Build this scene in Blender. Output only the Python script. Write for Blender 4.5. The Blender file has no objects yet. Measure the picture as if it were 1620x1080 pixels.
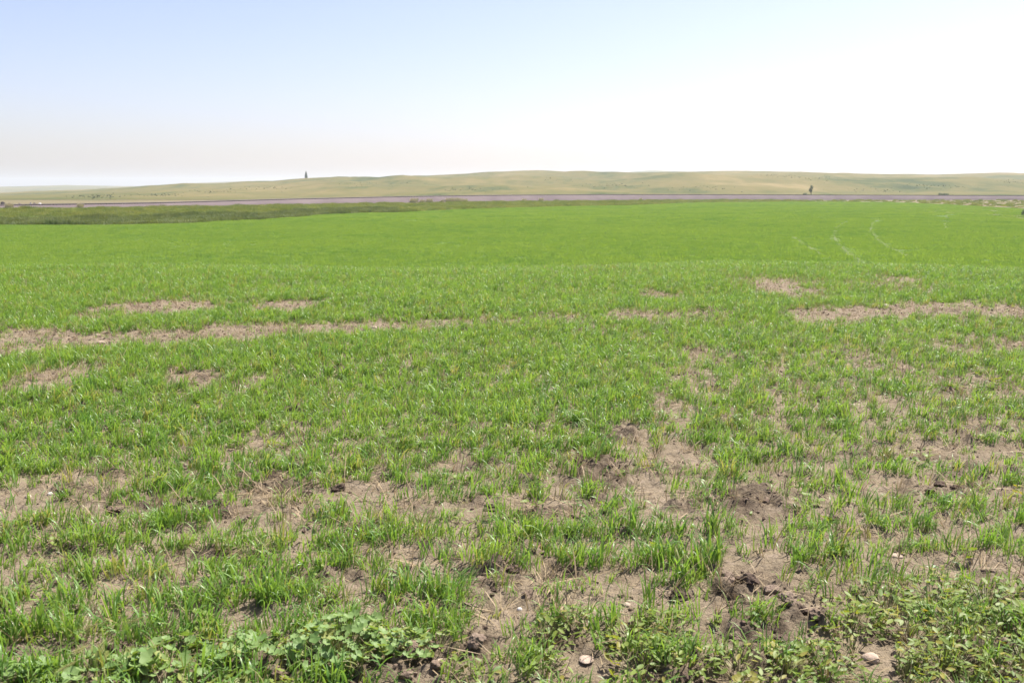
import bpy, math, random
import numpy as np
from mathutils import Vector, Matrix, Euler

random.seed(7)
rng = np.random.default_rng(11)
R = math.radians
scene = bpy.context.scene
col = scene.collection

# ------------------------------------------------------------------ camera
EYE = 1.6
FPX = 1500.0                      # focal length in pixels of the 1620 x 1080 photograph
PITCH = math.atan(240 / FPX)      # horizon 240 px above the picture's middle
cam_d = bpy.data.cameras.new('camera')
cam_d.sensor_width = 22.3
cam_d.lens = 22.3 * FPX / 1620
cam_d.clip_start = 0.05
cam_d.clip_end = 40000
cam_d.dof.use_dof = True
cam_d.dof.focus_distance = 6.5
cam_d.dof.aperture_fstop = 4.5
cam = bpy.data.objects.new('camera', cam_d)
cam.location = (0, 0, EYE)
cam.rotation_euler = (R(90) - PITCH, 0, 0)
col.objects.link(cam)
scene.camera = cam

# ------------------------------------------------------------------ sky, sun, exposure
SUN_EL, SUN_AZ = 58.0, 48.0       # azimuth measured from the view direction (+Y) towards +X
w = bpy.data.worlds.new('World'); scene.world = w; w.use_nodes = True
nt = w.node_tree
bg = nt.nodes['Background']
sky = nt.nodes.new('ShaderNodeTexSky')
sky.sky_type = 'NISHITA'
sky.sun_disc = False
sky.sun_elevation = R(SUN_EL)
sky.sun_rotation = R(SUN_AZ)
sky.altitude = 700
sky.air_density = 1.0
sky.dust_density = 2.9
sky.ozone_density = 1.0
wb = nt.nodes.new('ShaderNodeVectorMath'); wb.operation = 'MULTIPLY'      # one white balance for the whole sky
wb.inputs[1].default_value = (1.12, 1.005, 1.10)
nt.links.new(sky.outputs[0], wb.inputs[0]); nt.links.new(wb.outputs[0], bg.inputs[0])
bg.inputs[1].default_value = 0.076

sl = bpy.data.lights.new('sun', 'SUN')
sl.energy = 5.0; sl.angle = R(0.55); sl.color = (1.0, 0.955, 0.89)
so = bpy.data.objects.new('sun', sl)
sd = Vector((math.sin(R(SUN_AZ)) * math.cos(R(SUN_EL)), math.cos(R(SUN_AZ)) * math.cos(R(SUN_EL)), math.sin(R(SUN_EL))))
so.rotation_euler = sd.to_track_quat('Z', 'Y').to_euler()
so.location = (30, 40, 60)
col.objects.link(so)

scene.view_settings.view_transform = 'Standard'
scene.view_settings.look = 'None'
scene.view_settings.exposure = 1.2
scene.view_settings.gamma = 1.0
scene.view_settings.use_curve_mapping = False
scene.cycles.use_denoising = True
scene.cycles.max_bounces = 6
scene.cycles.transparent_max_bounces = 4
scene.cycles.volume_bounces = 1

# ------------------------------------------------------------------ helpers: noise, tags, meshes
def pnoise(x, y, seed=0):
    x = np.asarray(x, dtype=np.float64); y = np.asarray(y, dtype=np.float64)
    xi = np.floor(x).astype(np.int64); yi = np.floor(y).astype(np.int64)
    xf = x - xi; yf = y - yi
    def grad(ix, iy, dx, dy):
        h = (ix * 374761393 + iy * 668265263 + seed * 1442695041) & 0xFFFFFFFF
        h = ((h ^ (h >> 13)) * 1274126177) & 0xFFFFFFFF
        h = h ^ (h >> 16)
        a = (h & 0xFFFF) * (2 * np.pi / 65536.0)
        return np.cos(a) * dx + np.sin(a) * dy
    u = xf * xf * xf * (xf * (xf * 6 - 15) + 10); v = yf * yf * yf * (yf * (yf * 6 - 15) + 10)
    n00 = grad(xi, yi, xf, yf); n10 = grad(xi + 1, yi, xf - 1, yf)
    n01 = grad(xi, yi + 1, xf, yf - 1); n11 = grad(xi + 1, yi + 1, xf - 1, yf - 1)
    return ((n00 * (1 - u) + n10 * u) * (1 - v) + (n01 * (1 - u) + n11 * u) * v) * 1.41

def fbm(x, y, seed=0, oct=4, gain=0.5):
    s = 0; a = 1.0; t = 0
    for i in range(oct):
        s = s + a * pnoise(x * 2 ** i + 17.3 * i, y * 2 ** i - 9.1 * i, seed + i); t += a; a *= gain
    return s / t

def sstep(a, b, x):
    t = np.clip((np.asarray(x, dtype=np.float64) - a) / (b - a), 0, 1)
    return t * t * (3 - 2 * t)

def tag(o, label=None, cat=None, group=None, kind=None):
    if label: o['label'] = label
    if cat: o['category'] = cat
    if group: o['group'] = group
    if kind: o['kind'] = kind
    return o

def mesh_from(name, verts, faces, mat=None, smooth=False):
    me = bpy.data.meshes.new(name)
    me.from_pydata([tuple(v) for v in verts], [], faces)
    if mat: me.materials.append(mat)
    if smooth: me.polygons.foreach_set('use_smooth', [True] * len(me.polygons))
    me.update()
    return me

def grid_mesh(name, P, mat):                      # P: rows x cols x 3
    r, c, _ = P.shape
    me = bpy.data.meshes.new(name)
    me.vertices.add(r * c)
    me.vertices.foreach_set('co', P.reshape(-1).astype(np.float32))
    i = np.arange(r * c).reshape(r, c)
    q = np.stack([i[:-1, :-1], i[:-1, 1:], i[1:, 1:], i[1:, :-1]], -1).reshape(-1)
    n = (r - 1) * (c - 1)
    me.loops.add(4 * n); me.loops.foreach_set('vertex_index', q.astype(np.int32))
    me.polygons.add(n)
    me.polygons.foreach_set('loop_start', np.arange(0, 4 * n, 4, dtype=np.int32))
    me.polygons.foreach_set('use_smooth', np.ones(n, dtype=bool))
    me.materials.append(mat)
    me.update(calc_edges=True); me.validate()
    return me

def attr(me, name, data):
    a = me.attributes.new(name, 'FLOAT', 'POINT')
    a.data.foreach_set('value', np.asarray(data, dtype=np.float32).reshape(-1))

def link(name, me, parent=None):
    o = bpy.data.objects.new(name, me); col.objects.link(o)
    if parent: o.parent = parent
    return o

def empty(name, loc, rz=0):
    o = bpy.data.objects.new(name, None); o.location = loc; o.rotation_euler = (0, 0, rz)
    o.empty_display_size = 0.05
    col.objects.link(o); return o

# ------------------------------------------------------------------ helpers: materials
class Mat:
    def __init__(s, name):
        s.m = bpy.data.materials.new(name); s.m.use_nodes = True
        s.t = s.m.node_tree; s.t.nodes.clear()
        s.out = s.n('ShaderNodeOutputMaterial')
    def n(s, typ, **kw):
        nd = s.t.nodes.new(typ)
        for k, v in kw.items(): setattr(nd, k, v)
        return nd
    def l(s, a, b): s.t.links.new(a, b)
    def noise(s, vec, scale, detail=4, rough=0.55):
        nd = s.n('ShaderNodeTexNoise'); nd.inputs['Scale'].default_value = scale
        nd.inputs['Detail'].default_value = detail; nd.inputs['Roughness'].default_value = rough
        if vec is not None: s.l(vec, nd.inputs['Vector'])
        return nd.outputs['Fac']
    def ramp(s, fac, stops):
        nd = s.n('ShaderNodeValToRGB'); s.l(fac, nd.inputs[0])
        el = nd.color_ramp.elements
        while len(el) < len(stops): el.new(0.5)
        for e, (p, c) in zip(el, stops):
            e.position = p; e.color = (*c, 1) if len(c) == 3 else c
        return nd.outputs[0]
    def mix(s, fac, a, b):
        nd = s.n('ShaderNodeMix', data_type='RGBA')
        for sock, v in ((nd.inputs[0], fac), (nd.inputs[6], a), (nd.inputs[7], b)):
            if isinstance(v, (int, float)): sock.default_value = v
            elif isinstance(v, tuple): sock.default_value = (*v, 1)
            else: s.l(v, sock)
        return nd.outputs[2]
    def math(s, op, a, b=0.0, clamp=False):
        nd = s.n('ShaderNodeMath', operation=op, use_clamp=clamp)
        for sock, v in ((nd.inputs[0], a), (nd.inputs[1], b)):
            if isinstance(v, (int, float)): sock.default_value = v
            else: s.l(v, sock)
        return nd.outputs[0]
    def attr(s, name):
        nd = s.n('ShaderNodeAttribute', attribute_name=name); return nd.outputs['Fac']
    def pos(s):
        return s.n('ShaderNodeNewGeometry').outputs['Position']
    def scaled(s, vec, sc):
        nd = s.n('ShaderNodeVectorMath', operation='MULTIPLY'); s.l(vec, nd.inputs[0]); nd.inputs[1].default_value = sc
        return nd.outputs[0]

def leaf_mat(name, c1, c2, trans=0.45, rough=0.42, spec=0.35, tint=(1.25, 1.15, 0.6), noise_sc=2.0, dry=None):
    m = Mat(name)
    rnd = m.n('ShaderNodeObjectInfo').outputs['Random']
    base = m.mix(rnd, c1, c2)
    big = m.noise(m.pos(), noise_sc, 2)
    base = m.mix(m.ramp(big, [(0.35, (0, 0, 0)), (0.7, (0.6, 0.6, 0.6))]), base, c2)
    if dry:
        sel = m.n('ShaderNodeMath', operation='FRACT'); m.l(m.math('MULTIPLY', rnd, 7.31), sel.inputs[0])
        f = m.math('MULTIPLY', m.math('GREATER_THAN', sel.outputs[0], 0.9), 0.55)
        base = m.mix(f, base, dry)
    p = m.n('ShaderNodeBsdfPrincipled')
    m.l(base, p.inputs['Base Color'])
    p.inputs['Roughness'].default_value = rough
    p.inputs['Specular IOR Level'].default_value = spec
    tr = m.n('ShaderNodeBsdfTranslucent')
    tc = m.n('ShaderNodeMix', data_type='RGBA', blend_type='MULTIPLY'); tc.inputs[0].default_value = 1
    m.l(base, tc.inputs[6]); tc.inputs[7].default_value = (*tint, 1)
    m.l(tc.outputs[2], tr.inputs[0])
    mx = m.n('ShaderNodeMixShader'); mx.inputs[0].default_value = trans
    m.l(p.outputs[0], mx.inputs[1]); m.l(tr.outputs[0], mx.inputs[2])
    m.l(mx.outputs[0], m.out.inputs[0])
    return m.m

def matte_mat(name, c1, c2, scale, bump=0.0, bscale=40, rough=0.9, spec=0.2, obj=False):
    m = Mat(name)
    vec = m.n('ShaderNodeTexCoord').outputs['Object'] if obj else m.pos()
    f = m.ramp(m.noise(vec, scale, 5), [(0.3, (0, 0, 0)), (0.7, (1, 1, 1))])
    base = m.mix(f, c1, c2)
    p = m.n('ShaderNodeBsdfPrincipled'); m.l(base, p.inputs['Base Color'])
    p.inputs['Roughness'].default_value = rough; p.inputs['Specular IOR Level'].default_value = spec
    if bump:
        b = m.n('ShaderNodeBump'); b.inputs['Strength'].default_value = bump; b.inputs['Distance'].default_value = 0.02
        m.l(m.noise(vec, bscale, 5, 0.65), b.inputs['Height']); m.l(b.outputs[0], p.inputs['Normal'])
    m.l(p.outputs[0], m.out.inputs[0])
    return m.m

# ------------------------------------------------------------------ terrain shape
def zb(x, y):
    x = np.asarray(x, dtype=np.float64); y = np.asarray(y, dtype=np.float64)
    ys = y + 3.4 * pnoise(x / 11.0, 0 * x + 3.3, 5)
    z = -2.6 * sstep(16.2, 44.0, ys)
    z = z + np.interp(y, [0, 45, 85, 150, 300, 460, 9000], [0, 0, -0.3, -0.42, -0.7, -0.75, -0.75])
    z = z + 0.05 * pnoise(x / 2.6, y / 1.9, 21) * sstep(1, 4, y) * (1 - sstep(20, 40, y))
    z = z + 0.07 * pnoise(x / 30.0, y / 7.0, 23) * sstep(48, 60, y) * (1 - sstep(110, 170, y)) + 0.25 * pnoise(x / 60.0, y / 45.0, 22) * sstep(50, 90, y) * (1 - sstep(180, 260, y))
    return z

CP, SP = math.cos(PITCH), math.sin(PITCH)
def ray(px, py):
    u = (px - 810) / FPX; v = (py - 540) / FPX
    return np.array([u, CP - v * SP, -SP - v * CP])
def ground_at(px, py):
    """the point of the terrain that the photograph shows at this pixel"""
    d = ray(px, py)
    ts = np.geomspace(1.5, 900, 4000)
    f = EYE + ts * d[2] - zb(ts * d[0], ts * d[1])
    k = np.argmax(f < 0)
    if f[k] >= 0: k = len(ts) - 1
    t0, t1 = ts[max(k - 1, 0)], ts[k]
    for _ in range(30):
        tm = 0.5 * (t0 + t1)
        if EYE + tm * d[2] - zb(tm * d[0], tm * d[1]) < 0: t1 = tm
        else: t0 = tm
    t = t1
    return np.array([t * d[0], t * d[1], float(zb(t * d[0], t * d[1]))])
HZ = CP + 240 / FPX * SP                       # depth factor of the rays near the horizon: x / y = u / HZ
def at_dist(px, py, y):
    d = ray(px, py); t = y / d[1]
    return np.array([t * d[0], y, EYE + t * d[2]])

# bare places in the crop: picture centre x, y, half width, half height, strength
BARE = [
 (275,484,112,9,1),(460,482,52,6,1),(1235,456,58,15,.9),(1225,445,65,5,.7),(1040,466,38,5,.9),(860,424,32,3,.9),
 (1400,452,80,5,.55),(1560,490,75,10,1),(1440,488,60,7,.9),(1290,498,55,8,.9),(1400,440,36,4,.8),(1580,545,62,8,.8),
 (1500,549,40,6,.7),(1250,416,34,3,.6),(60,530,75,7,.95),(170,535,80,9,.95),(285,531,70,6,.9),(400,524,85,7,.95),
 (510,518,60,5,.95),(600,516,65,5,.9),(690,512,60,4,.75),(780,508,60,4,.5),(880,503,60,4,.5),(50,553,65,9,.85),(0,557,50,7,.8),(1000,497,60,4,.85),(1090,496,50,4,.6),(1360,493,75,6,.9),(1500,489,65,8,.95),(1110,560,34,14,.55),(1088,605,38,20,.6),(1060,650,40,24,.65),(1235,600,26,24,.45),(1225,680,30,26,.5),(1400,640,60,14,.45),(1560,610,60,12,.5),(1540,670,60,12,.5),(1340,620,40,12,.4),(100,598,52,15,.9),(310,594,32,8,.9),
 (345,598,22,10,.9),(415,600,22,10,.6),(30,680,18,6,.6),(430,712,52,9,.6),(430,778,62,22,.85),(140,770,125,20,.75),
 (20,800,60,25,.8),(60,803,130,14,.8),(250,806,125,11,.75),(400,832,95,14,.65),(560,790,105,18,.85),(690,809,130,11,.95),
 (800,800,65,9,.8),(862,812,52,14,.9),(950,760,72,25,.8),(1000,700,42,25,.75),(1060,662,32,18,.5),(1070,730,48,30,.85),
 (1060,800,58,26,1),(1090,582,30,9,.5),(1190,800,65,30,.85),(1225,755,42,22,.7),(1230,630,24,10,.6),(1460,715,85,12,.7),
 (1560,713,65,10,.7),(1420,770,85,14,.9),(1565,785,85,13,.95),(1480,782,65,13,.85),(1450,895,95,20,1),(1565,900,65,18,.8),
 (1595,925,45,28,.8),(1400,850,65,12,.7),(990,945,85,26,1),(840,930,55,30,.9),(800,962,65,30,.8),(790,1012,85,24,.8),
 (925,1062,70,30,1),(1190,930,65,30,.9),(1180,882,62,15,.7),(1120,960,45,20,.7),(90,1040,80,20,1),(10,1045,50,20,.9),
 (380,990,24,14,.9),(170,945,24,20,.6),(640,900,65,20,.6),(560,922,45,18,.6),(640,1062,90,20,.9),(440,1068,65,18,.8),
 (705,1055,65,20,.9),(1280,975,45,15,.8),(1390,1030,65,18,.8),(1580,1040,35,15,.9),(80,880,34,15,.7),(1350,560,40,8,.4),
 (1420,590,60,10,.45),(1480,630,50,10,.4),(1300,690,30,12,.4),(700,745,60,10,.5),(250,740,60,8,.4),(1140,860,40,12,.6),
 (300,890,40,12,.45),(480,880,35,10,.5),(720,880,40,12,.45),(1330,830,40,12,.5),(1520,840,60,10,.5),(20,905,30,14,.5),
 (1520,338,28,3,.9),(1600,344,22,3,.9),(1300,323,30,2,.7),(1470,333,60,3,.5),(1420,335,50,2,.5),(1560,333,50,3,.5),
]
DARK = [(1190,800,65,30,1),(640,1062,95,22,1),(1190,930,75,35,.45),(950,750,70,30,.9),(440,765,60,20,.9),(780,925,40,25,1),
        (980,690,30,14,.9),(300,815,120,14,.8),(230,800,120,16,.7),(740,1030,60,25,.9),(440,1068,70,18,.9),(1270,980,45,18,.9),
        (1580,1040,45,20,1),(120,1030,90,12,.5),(860,815,50,12,.8),(1060,1060,60,30,.8),(1200,1000,60,30,.9),(830,880,40,20,.8),(1500,780,50,8,.5)]
def to_world(lst, hide=0.0):
    out = []
    for cx, cy, rx, ry, s in lst:
        c = ground_at(cx, cy); a = ground_at(cx, cy - ry); b = ground_at(cx, min(cy + ry, 1200))
        k = math.hypot(c[1], EYE - c[2]) / FPX
        if hide: b[1] -= (hide if cy < 620 else 0.3 * hide) * b[1]
        cyw = 0.5 * (a[1] + b[1])
        out.append((c[0], cyw, rx * k, max(0.5 * (a[1] - b[1]), 0.04), s))
    return out
BARE_W, DARK_W = to_world(BARE, 0.055), to_world(DARK)      # plants in front hide the near rim of a bare place

def mask(lst, x, y, wob=1.0, seed=40):
    m = np.zeros_like(np.asarray(x, dtype=np.float64))
    for cx, cy, rx, ry, s in lst:
        d2 = ((x - cx) / rx) ** 2 + ((y - cy) / ry) ** 2
        sel = d2 < 4
        if not sel.any(): continue
        d = np.sqrt(d2[sel])
        d = d + wob * fbm((x[sel]) / (0.4 * rx + 0.05), y[sel] / (0.5 * ry + 0.05), seed, 3)
        m[sel] = np.maximum(m[sel], s * (1 - sstep(0.5, 1.25, d)))
    return m

# edge of the crop as a distance for each bearing x / y
EDGE_PX = [(-300,357),(0,357),(150,357),(300,354),(430,347),(500,341),(560,338),(640,336),(720,332),(850,328),(1000,325),(1100,321),
           (1250,319.5),(1400,320),(1480,323),(1550,327),(1620,331),(1900,334)]
_e = np.array([ground_at(a, b) for a, b in EDGE_PX])
E_AZ, E_D = _e[:, 0] / _e[:, 1], _e[:, 1]
def edge(az): return np.interp(az, E_AZ, E_D)

# tractor tracks curving over the far crop
TRACKS_PX = [[(1352,348),(1335,352),(1323,362),(1320,373),(1327,388),(1345,402),(1362,416),(1400,425)],
             [(1388,346),(1379,355),(1378,366),(1388,378),(1408,392),(1440,406)],
             [(1255,375),(1275,388),(1300,403)], [(1498,340),(1496,352),(1494,362)]]
TRACKS = [np.array([ground_at(a, b)[:2] for a, b in t]) for t in TRACKS_PX]
def track_dist(x, y):
    d = np.full(np.shape(x), 1e9)
    for T in TRACKS:
        for p, q in zip(T[:-1], T[1:]):
            v = q - p; L = (v ** 2).sum()
            t = np.clip(((x - p[0]) * v[0] + (y - p[1]) * v[1]) / L, 0, 1)
            d = np.minimum(d, np.hypot(x - p[0] - t * v[0], y - p[1] - t * v[1]))
    return d

def row_phase(x, y):
    return (y - 0.055 * x + 0.10 * pnoise(x / 2.2, y / 2.2, 71)) / 0.30

def cover(x, y):
    """how thick the wheat stands, 0 to 1"""
    b = mask(BARE_W, x, y)
    base = 0.86 + 0.13 * sstep(4.0, 8.0, y) + 0.16 * (1 - sstep(-0.15, 0.1, x / np.maximum(y, 1))) * (1 - sstep(4, 8, y))
    base = base - 0.20 * sstep(0.05, 0.45, x / np.maximum(y, 1)) * (1 - sstep(9, 14, y))
    n = fbm(x / 0.55, y / 0.42, 50, 3) * 0.75 + fbm(x / 1.9, y / 1.1, 55, 2) * 0.55
    amp = 0.75 - 0.35 * sstep(4, 9, y)
    return np.clip(base + n * amp, 0, 1) * (1 - b)

# ------------------------------------------------------------------ materials
SOIL_PALE, SOIL_MID, SOIL_DARK = (0.222, 0.177, 0.119), (0.150, 0.114, 0.075), (0.058, 0.041, 0.029)
def ground_mat():
    m = Mat('field_ground')
    pos = m.pos()
    n1 = m.noise(pos, 3.2, 6, 0.62); n2 = m.noise(pos, 22, 5, 0.6); n3 = m.noise(pos, 120, 3, 0.6)
    f = m.math('ADD', m.math('MULTIPLY', n1, 0.5), m.math('MULTIPLY', n2, 0.5))
    c = m.ramp(f, [(0.36, SOIL_MID), (0.52, SOIL_PALE), (0.68, (0.285, 0.225, 0.168))])
    dk = m.math('MULTIPLY', m.attr('dark'), m.ramp(n2, [(0.3, (1, 1, 1)), (0.62, (0.35, 0.35, 0.35))]), True)
    c = m.mix(dk, c, SOIL_DARK)
    c = m.mix(m.math('MULTIPLY', m.ramp(n3, [(0.45, (0, 0, 0)), (0.7, (1, 1, 1))]), 0.5), c, SOIL_DARK)
    # crop, rough grass and dry grass too far away to be built blade by blade
    fs = m.scaled(pos, (0.02, 0.09, 0.02))
    fn = m.noise(fs, 1.0, 5, 0.6)
    crop = m.ramp(fn, [(0.3, (0.060, 0.110, 0.022)), (0.55, (0.08, 0.13, 0.026)), (0.75, (0.10, 0.145, 0.032))])
    c = m.mix(m.attr('crop'), c, crop)
    rough = m.ramp(m.noise(pos, 0.12, 5), [(0.3, (0.07, 0.10, 0.03)), (0.6, (0.11, 0.135, 0.045)), (0.8, (0.16, 0.14, 0.07))])
    c = m.mix(m.attr('rough'), c, rough)
    dry = m.ramp(m.noise(m.scaled(pos, (0.02, 0.05, 0.02)), 1, 5), [(0.3, (0.085, 0.10, 0.04)), (0.5, (0.138, 0.113, 0.056)), (0.75, (0.165, 0.126, 0.075))])
    c = m.mix(m.attr('dry'), c, dry)
    p = m.n('ShaderNodeBsdfPrincipled'); m.l(c, p.inputs['Base Color'])
    p.inputs['Roughness'].default_value = 0.95; p.inputs['Specular IOR Level'].default_value = 0.12
    b = m.n('ShaderNodeBump'); b.inputs['Strength'].default_value = 0.9; b.inputs['Distance'].default_value = 0.02
    m.l(m.math('ADD', m.noise(pos, 45, 5, 0.7), m.math('MULTIPLY', n3, 0.4)), b.inputs['Height'])
    m.l(b.outputs[0], p.inputs['Normal'])
    m.l(p.outputs[0], m.out.inputs[0])
    return m.m

def hills_mat():
    m = Mat('dry_hills')
    pos = m.pos()
    a = m.noise(m.scaled(pos, (0.007, 0.004, 0.01)), 1.0, 6, 0.6)
    b = m.noise(m.scaled(pos, (0.03, 0.012, 0.02)), 1.0, 5, 0.6)
    g = m.noise(m.scaled(pos, (0.11, 0.05, 0.05)), 1.0, 5, 0.65)
    f = m.math('ADD', m.math('ADD', m.math('MULTIPLY', a, 0.5), m.math('MULTIPLY', b, 0.3)), m.math('MULTIPLY', g, 0.2))
    c = m.ramp(f, [(0.39, (0.050, 0.064, 0.032)), (0.44, (0.080, 0.088, 0.038)), (0.485, (0.116, 0.107, 0.046)), (0.55, (0.142, 0.121, 0.054)), (0.63, (0.195, 0.155, 0.078))])
    c = m.mix(m.math('MULTIPLY', m.attr('green'), 0.4), c, (0.075, 0.085, 0.036))
    p = m.n('ShaderNodeBsdfDiffuse'); m.l(c, p.inputs[0])
    m.l(p.outputs[0], m.out.inputs[0])
    return m.m

M_ground = ground_mat()
M_hills = hills_mat()
M_wheat = leaf_mat('young_wheat', (0.108, 0.240, 0.050), (0.205, 0.325, 0.066), 0.45, 0.42, 0.45, (1.3, 1.2, 0.6), 1.6, dry=(0.33, 0.27, 0.12))
M_far = leaf_mat('far_wheat', (0.138, 0.266, 0.056), (0.255, 0.368, 0.066), 0.46, 0.5, 0.3, (1.3, 1.2, 0.55), 0.05)
M_straw = leaf_mat('dry_straw', (0.36, 0.28, 0.165), (0.26, 0.19, 0.11), 0.2, 0.6, 0.2, (1, 1, 1), 5)
M_mallow = leaf_mat('mallow_leaf', (0.125, 0.220, 0.056), (0.205, 0.295, 0.095), 0.36, 0.55, 0.35, (1.3, 1.2, 0.5), 6, dry=(0.30, 0.28, 0.08))
M_weed = leaf_mat('weed_leaf', (0.105, 0.190, 0.034), (0.215, 0.275, 0.054), 0.42, 0.5, 0.3, (1.35, 1.15, 0.5), 6, dry=(0.36, 0.27, 0.06))
M_stem = leaf_mat('weed_stem', (0.12, 0.16, 0.05), (0.2, 0.17, 0.08), 0.1, 0.6, 0.3)
M_fox = leaf_mat('foxtail_awn', (0.30, 0.33, 0.10), (0.42, 0.40, 0.19), 0.5, 0.5, 0.3, (1.1, 1.05, 0.7), 3)
M_slough = leaf_mat('slough_grass', (0.065, 0.105, 0.036), (0.15, 0.175, 0.058), 0.35, 0.6, 0.2, (1.2, 1.15, 0.6), 0.08)
M_slough2 = leaf_mat('fresh_slough_grass', (0.095, 0.165, 0.034), (0.225, 0.235, 0.065), 0.4, 0.6, 0.2, (1.2, 1.15, 0.6), 0.08)
M_bleach = leaf_mat('bleached_grass', (0.62, 0.55, 0.36), (0.52, 0.46, 0.27), 0.12, 0.7, 0.1, (1, 1, 0.9), 0.5)
M_clod = matte_mat('soil_clod', SOIL_DARK, (0.145, 0.10, 0.072), 14, 0.8, 60, obj=False)
M_clod2 = matte_mat('dry_soil_clod', (0.14, 0.10, 0.072), (0.22, 0.165, 0.12), 14, 0.7, 60)
M_stone = matte_mat('pale_stone', (0.40, 0.32, 0.245), (0.30, 0.225, 0.17), 30, 0.4, 90, 0.8)
M_stonew = matte_mat('white_stone', (0.55, 0.52, 0.48), (0.42, 0.38, 0.33), 30, 0.3, 90, 0.8)
M_stoner = matte_mat('reddish_stone', (0.28, 0.13, 0.09), (0.3, 0.18, 0.13), 30, 0.3, 90, 0.8)
M_ballast = matte_mat('mauve_ballast', (0.105, 0.081, 0.081), (0.140, 0.110, 0.105), 0.12, 0, rough=1)
M_steel = matte_mat('rail_steel', (0.09, 0.07, 0.065), (0.13, 0.1, 0.09), 0.5, 0, rough=0.6)
M_tie = matte_mat('creosote_wood', (0.055, 0.05, 0.05), (0.085, 0.075, 0.07), 0.5, 0)
M_bark = matte_mat('bark', (0.16, 0.115, 0.08), (0.10, 0.075, 0.055), 3, 0)
M_tree = leaf_mat('far_foliage', (0.062, 0.10, 0.04), (0.095, 0.13, 0.05), 0.3, 0.6, 0.2, noise_sc=0.5)
M_scrub = leaf_mat('hill_scrub_leaf', (0.062, 0.085, 0.042), (0.095, 0.11, 0.055), 0.3, 0.7, 0.1, noise_sc=0.05)
M_heap = matte_mat('dark_heap', (0.07, 0.06, 0.07), (0.13, 0.10, 0.10), 0.8, 0)
M_white = matte_mat('pale_sheet', (0.6, 0.58, 0.56), (0.45, 0.42, 0.41), 0.8, 0)

# ------------------------------------------------------------------ ground: one sheet, fine near by, coarse far off
rows = np.concatenate([np.linspace(-12, 2.0, 24)[:-1], np.geomspace(2.0, 24, 560)[:-1], np.linspace(24, 48, 50)[:-1], np.geomspace(48, 470, 250)])
core = np.linspace(-1, 1, 601)
side = 1 + np.linspace(0.05, 1, 14) ** 2 * 3.0
colsn = np.concatenate([-side[::-1], core, side])
YY = np.repeat(rows[:, None], len(colsn), 1)
XX = colsn[None, :] * (2.0 + 0.68 * np.maximum(rows, 0))[:, None]
dm = np.clip(mask(DARK_W, XX, YY, 0.7, 60) + 0.9 * sstep(0.12, 0.5, fbm(XX / 0.35, YY / 0.3, 63, 3)) * (YY < 14), 0, 1)
bm_ = mask(BARE_W, XX, YY)
near = (1 - sstep(14, 22, YY)) * sstep(1.2, 2.0, YY)
Z = zb(XX, YY)
lump = np.abs(fbm(XX / 0.16, YY / 0.16, 80, 3))
crumb = np.abs(fbm(XX / 0.055, YY / 0.055, 84, 2))
knob = sstep(0.10, 0.42, fbm(XX / 0.10, YY / 0.10, 87, 3))
Z = Z + near * ((0.035 + 0.075 * dm) * lump + (0.016 + 0.03 * dm) * crumb + (0.012 + 0.022 * dm) * knob * (1 - 0.6 * bm_) + 0.010 * np.cos(2 * np.pi * row_phase(XX, YY)) * (1 - 0.5 * bm_))
AZ = XX / np.maximum(YY, 1)
ED = edge(AZ)
crop = sstep(22, 40, YY) * (1 - sstep(0, 3, YY - ED)) * (1 - 0.85 * bm_ * (YY > 45))
td = track_dist(XX, YY)
crop = crop * (1 - 0.2 * (1 - sstep(0.08, 0.38, td)))
rough = sstep(0, 3, YY - ED)
dry = rough * sstep(0.22, 0.45, AZ)
me = grid_mesh('ground', np.stack([XX, YY, Z], -1), M_ground)
for k, v in (('dark', dm), ('crop', crop), ('rough', rough), ('dry', dry)): attr(me, k, v)
ground = link('ground', me); tag(ground, kind='structure')

# height of the finished ground for things standing on it
_lw = (np.log(24) - np.log(2.0)) / 559
def zg(x, y):
    x = np.atleast_1d(np.asarray(x, float)); y = np.atleast_1d(np.asarray(y, float))
    ri = np.clip(np.searchsorted(rows, y) - 1, 0, len(rows) - 2)
    fr = (y - rows[ri]) / (rows[ri + 1] - rows[ri])
    cn = x / (2.0 + 0.68 * np.maximum(y, 0))
    ci = np.clip(np.searchsorted(colsn, cn) - 1, 0, len(colsn) - 2)
    fc = (cn - colsn[ci]) / (colsn[ci + 1] - colsn[ci])
    return (Z[ri, ci] * (1 - fc) + Z[ri, ci + 1] * fc) * (1 - fr) + (Z[ri + 1, ci] * (1 - fc) + Z[ri + 1, ci + 1] * fc) * fr
def spot(px, py):
    p = ground_at(px, py)
    return Vector((p[0], p[1], float(zg(p[0], p[1])[0])))
def px_scale(p): return math.hypot(p[1], EYE - p[2]) / FPX      # metres for one pixel at p

# ------------------------------------------------------------------ hills
az = np.linspace(-0.95, 0.95, 520)
dd = np.concatenate([np.linspace(452, 700, 50)[:-1], np.geomspace(700, 2600, 190)[:-1], np.geomspace(2600, 8000, 60)])
A = np.repeat(az[None, :], len(dd), 0); D = np.repeat(dd[:, None], len(az), 1)
skyA = np.array([(-800,312),(-300,311),(0,305.5),(50,302.5),(130,300.5),(200,296.5),(235,294),(290,291),(340,291),(433,287.5),(483,283.5),(533,280),(600,282),(660,278),(773,274),
                 (840,273),(940,274),(1007,273),(1080,271.5),(1180,270.5),(1300,273),(1350,275),(1480,276),(1580,274),(1620,276),(1900,279),(2400,285)], float)
skyB = np.array([(-800,302),(-300,299),(0,295.5),(110,293),(180,294.5),(230,295),(300,290),(340,288.5),(420,286),(460,288),(600,292),(960,280),(1000,272),(1033,270),(1060,271.5),(1200,277),(1620,280),(2400,285)], float)
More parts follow.
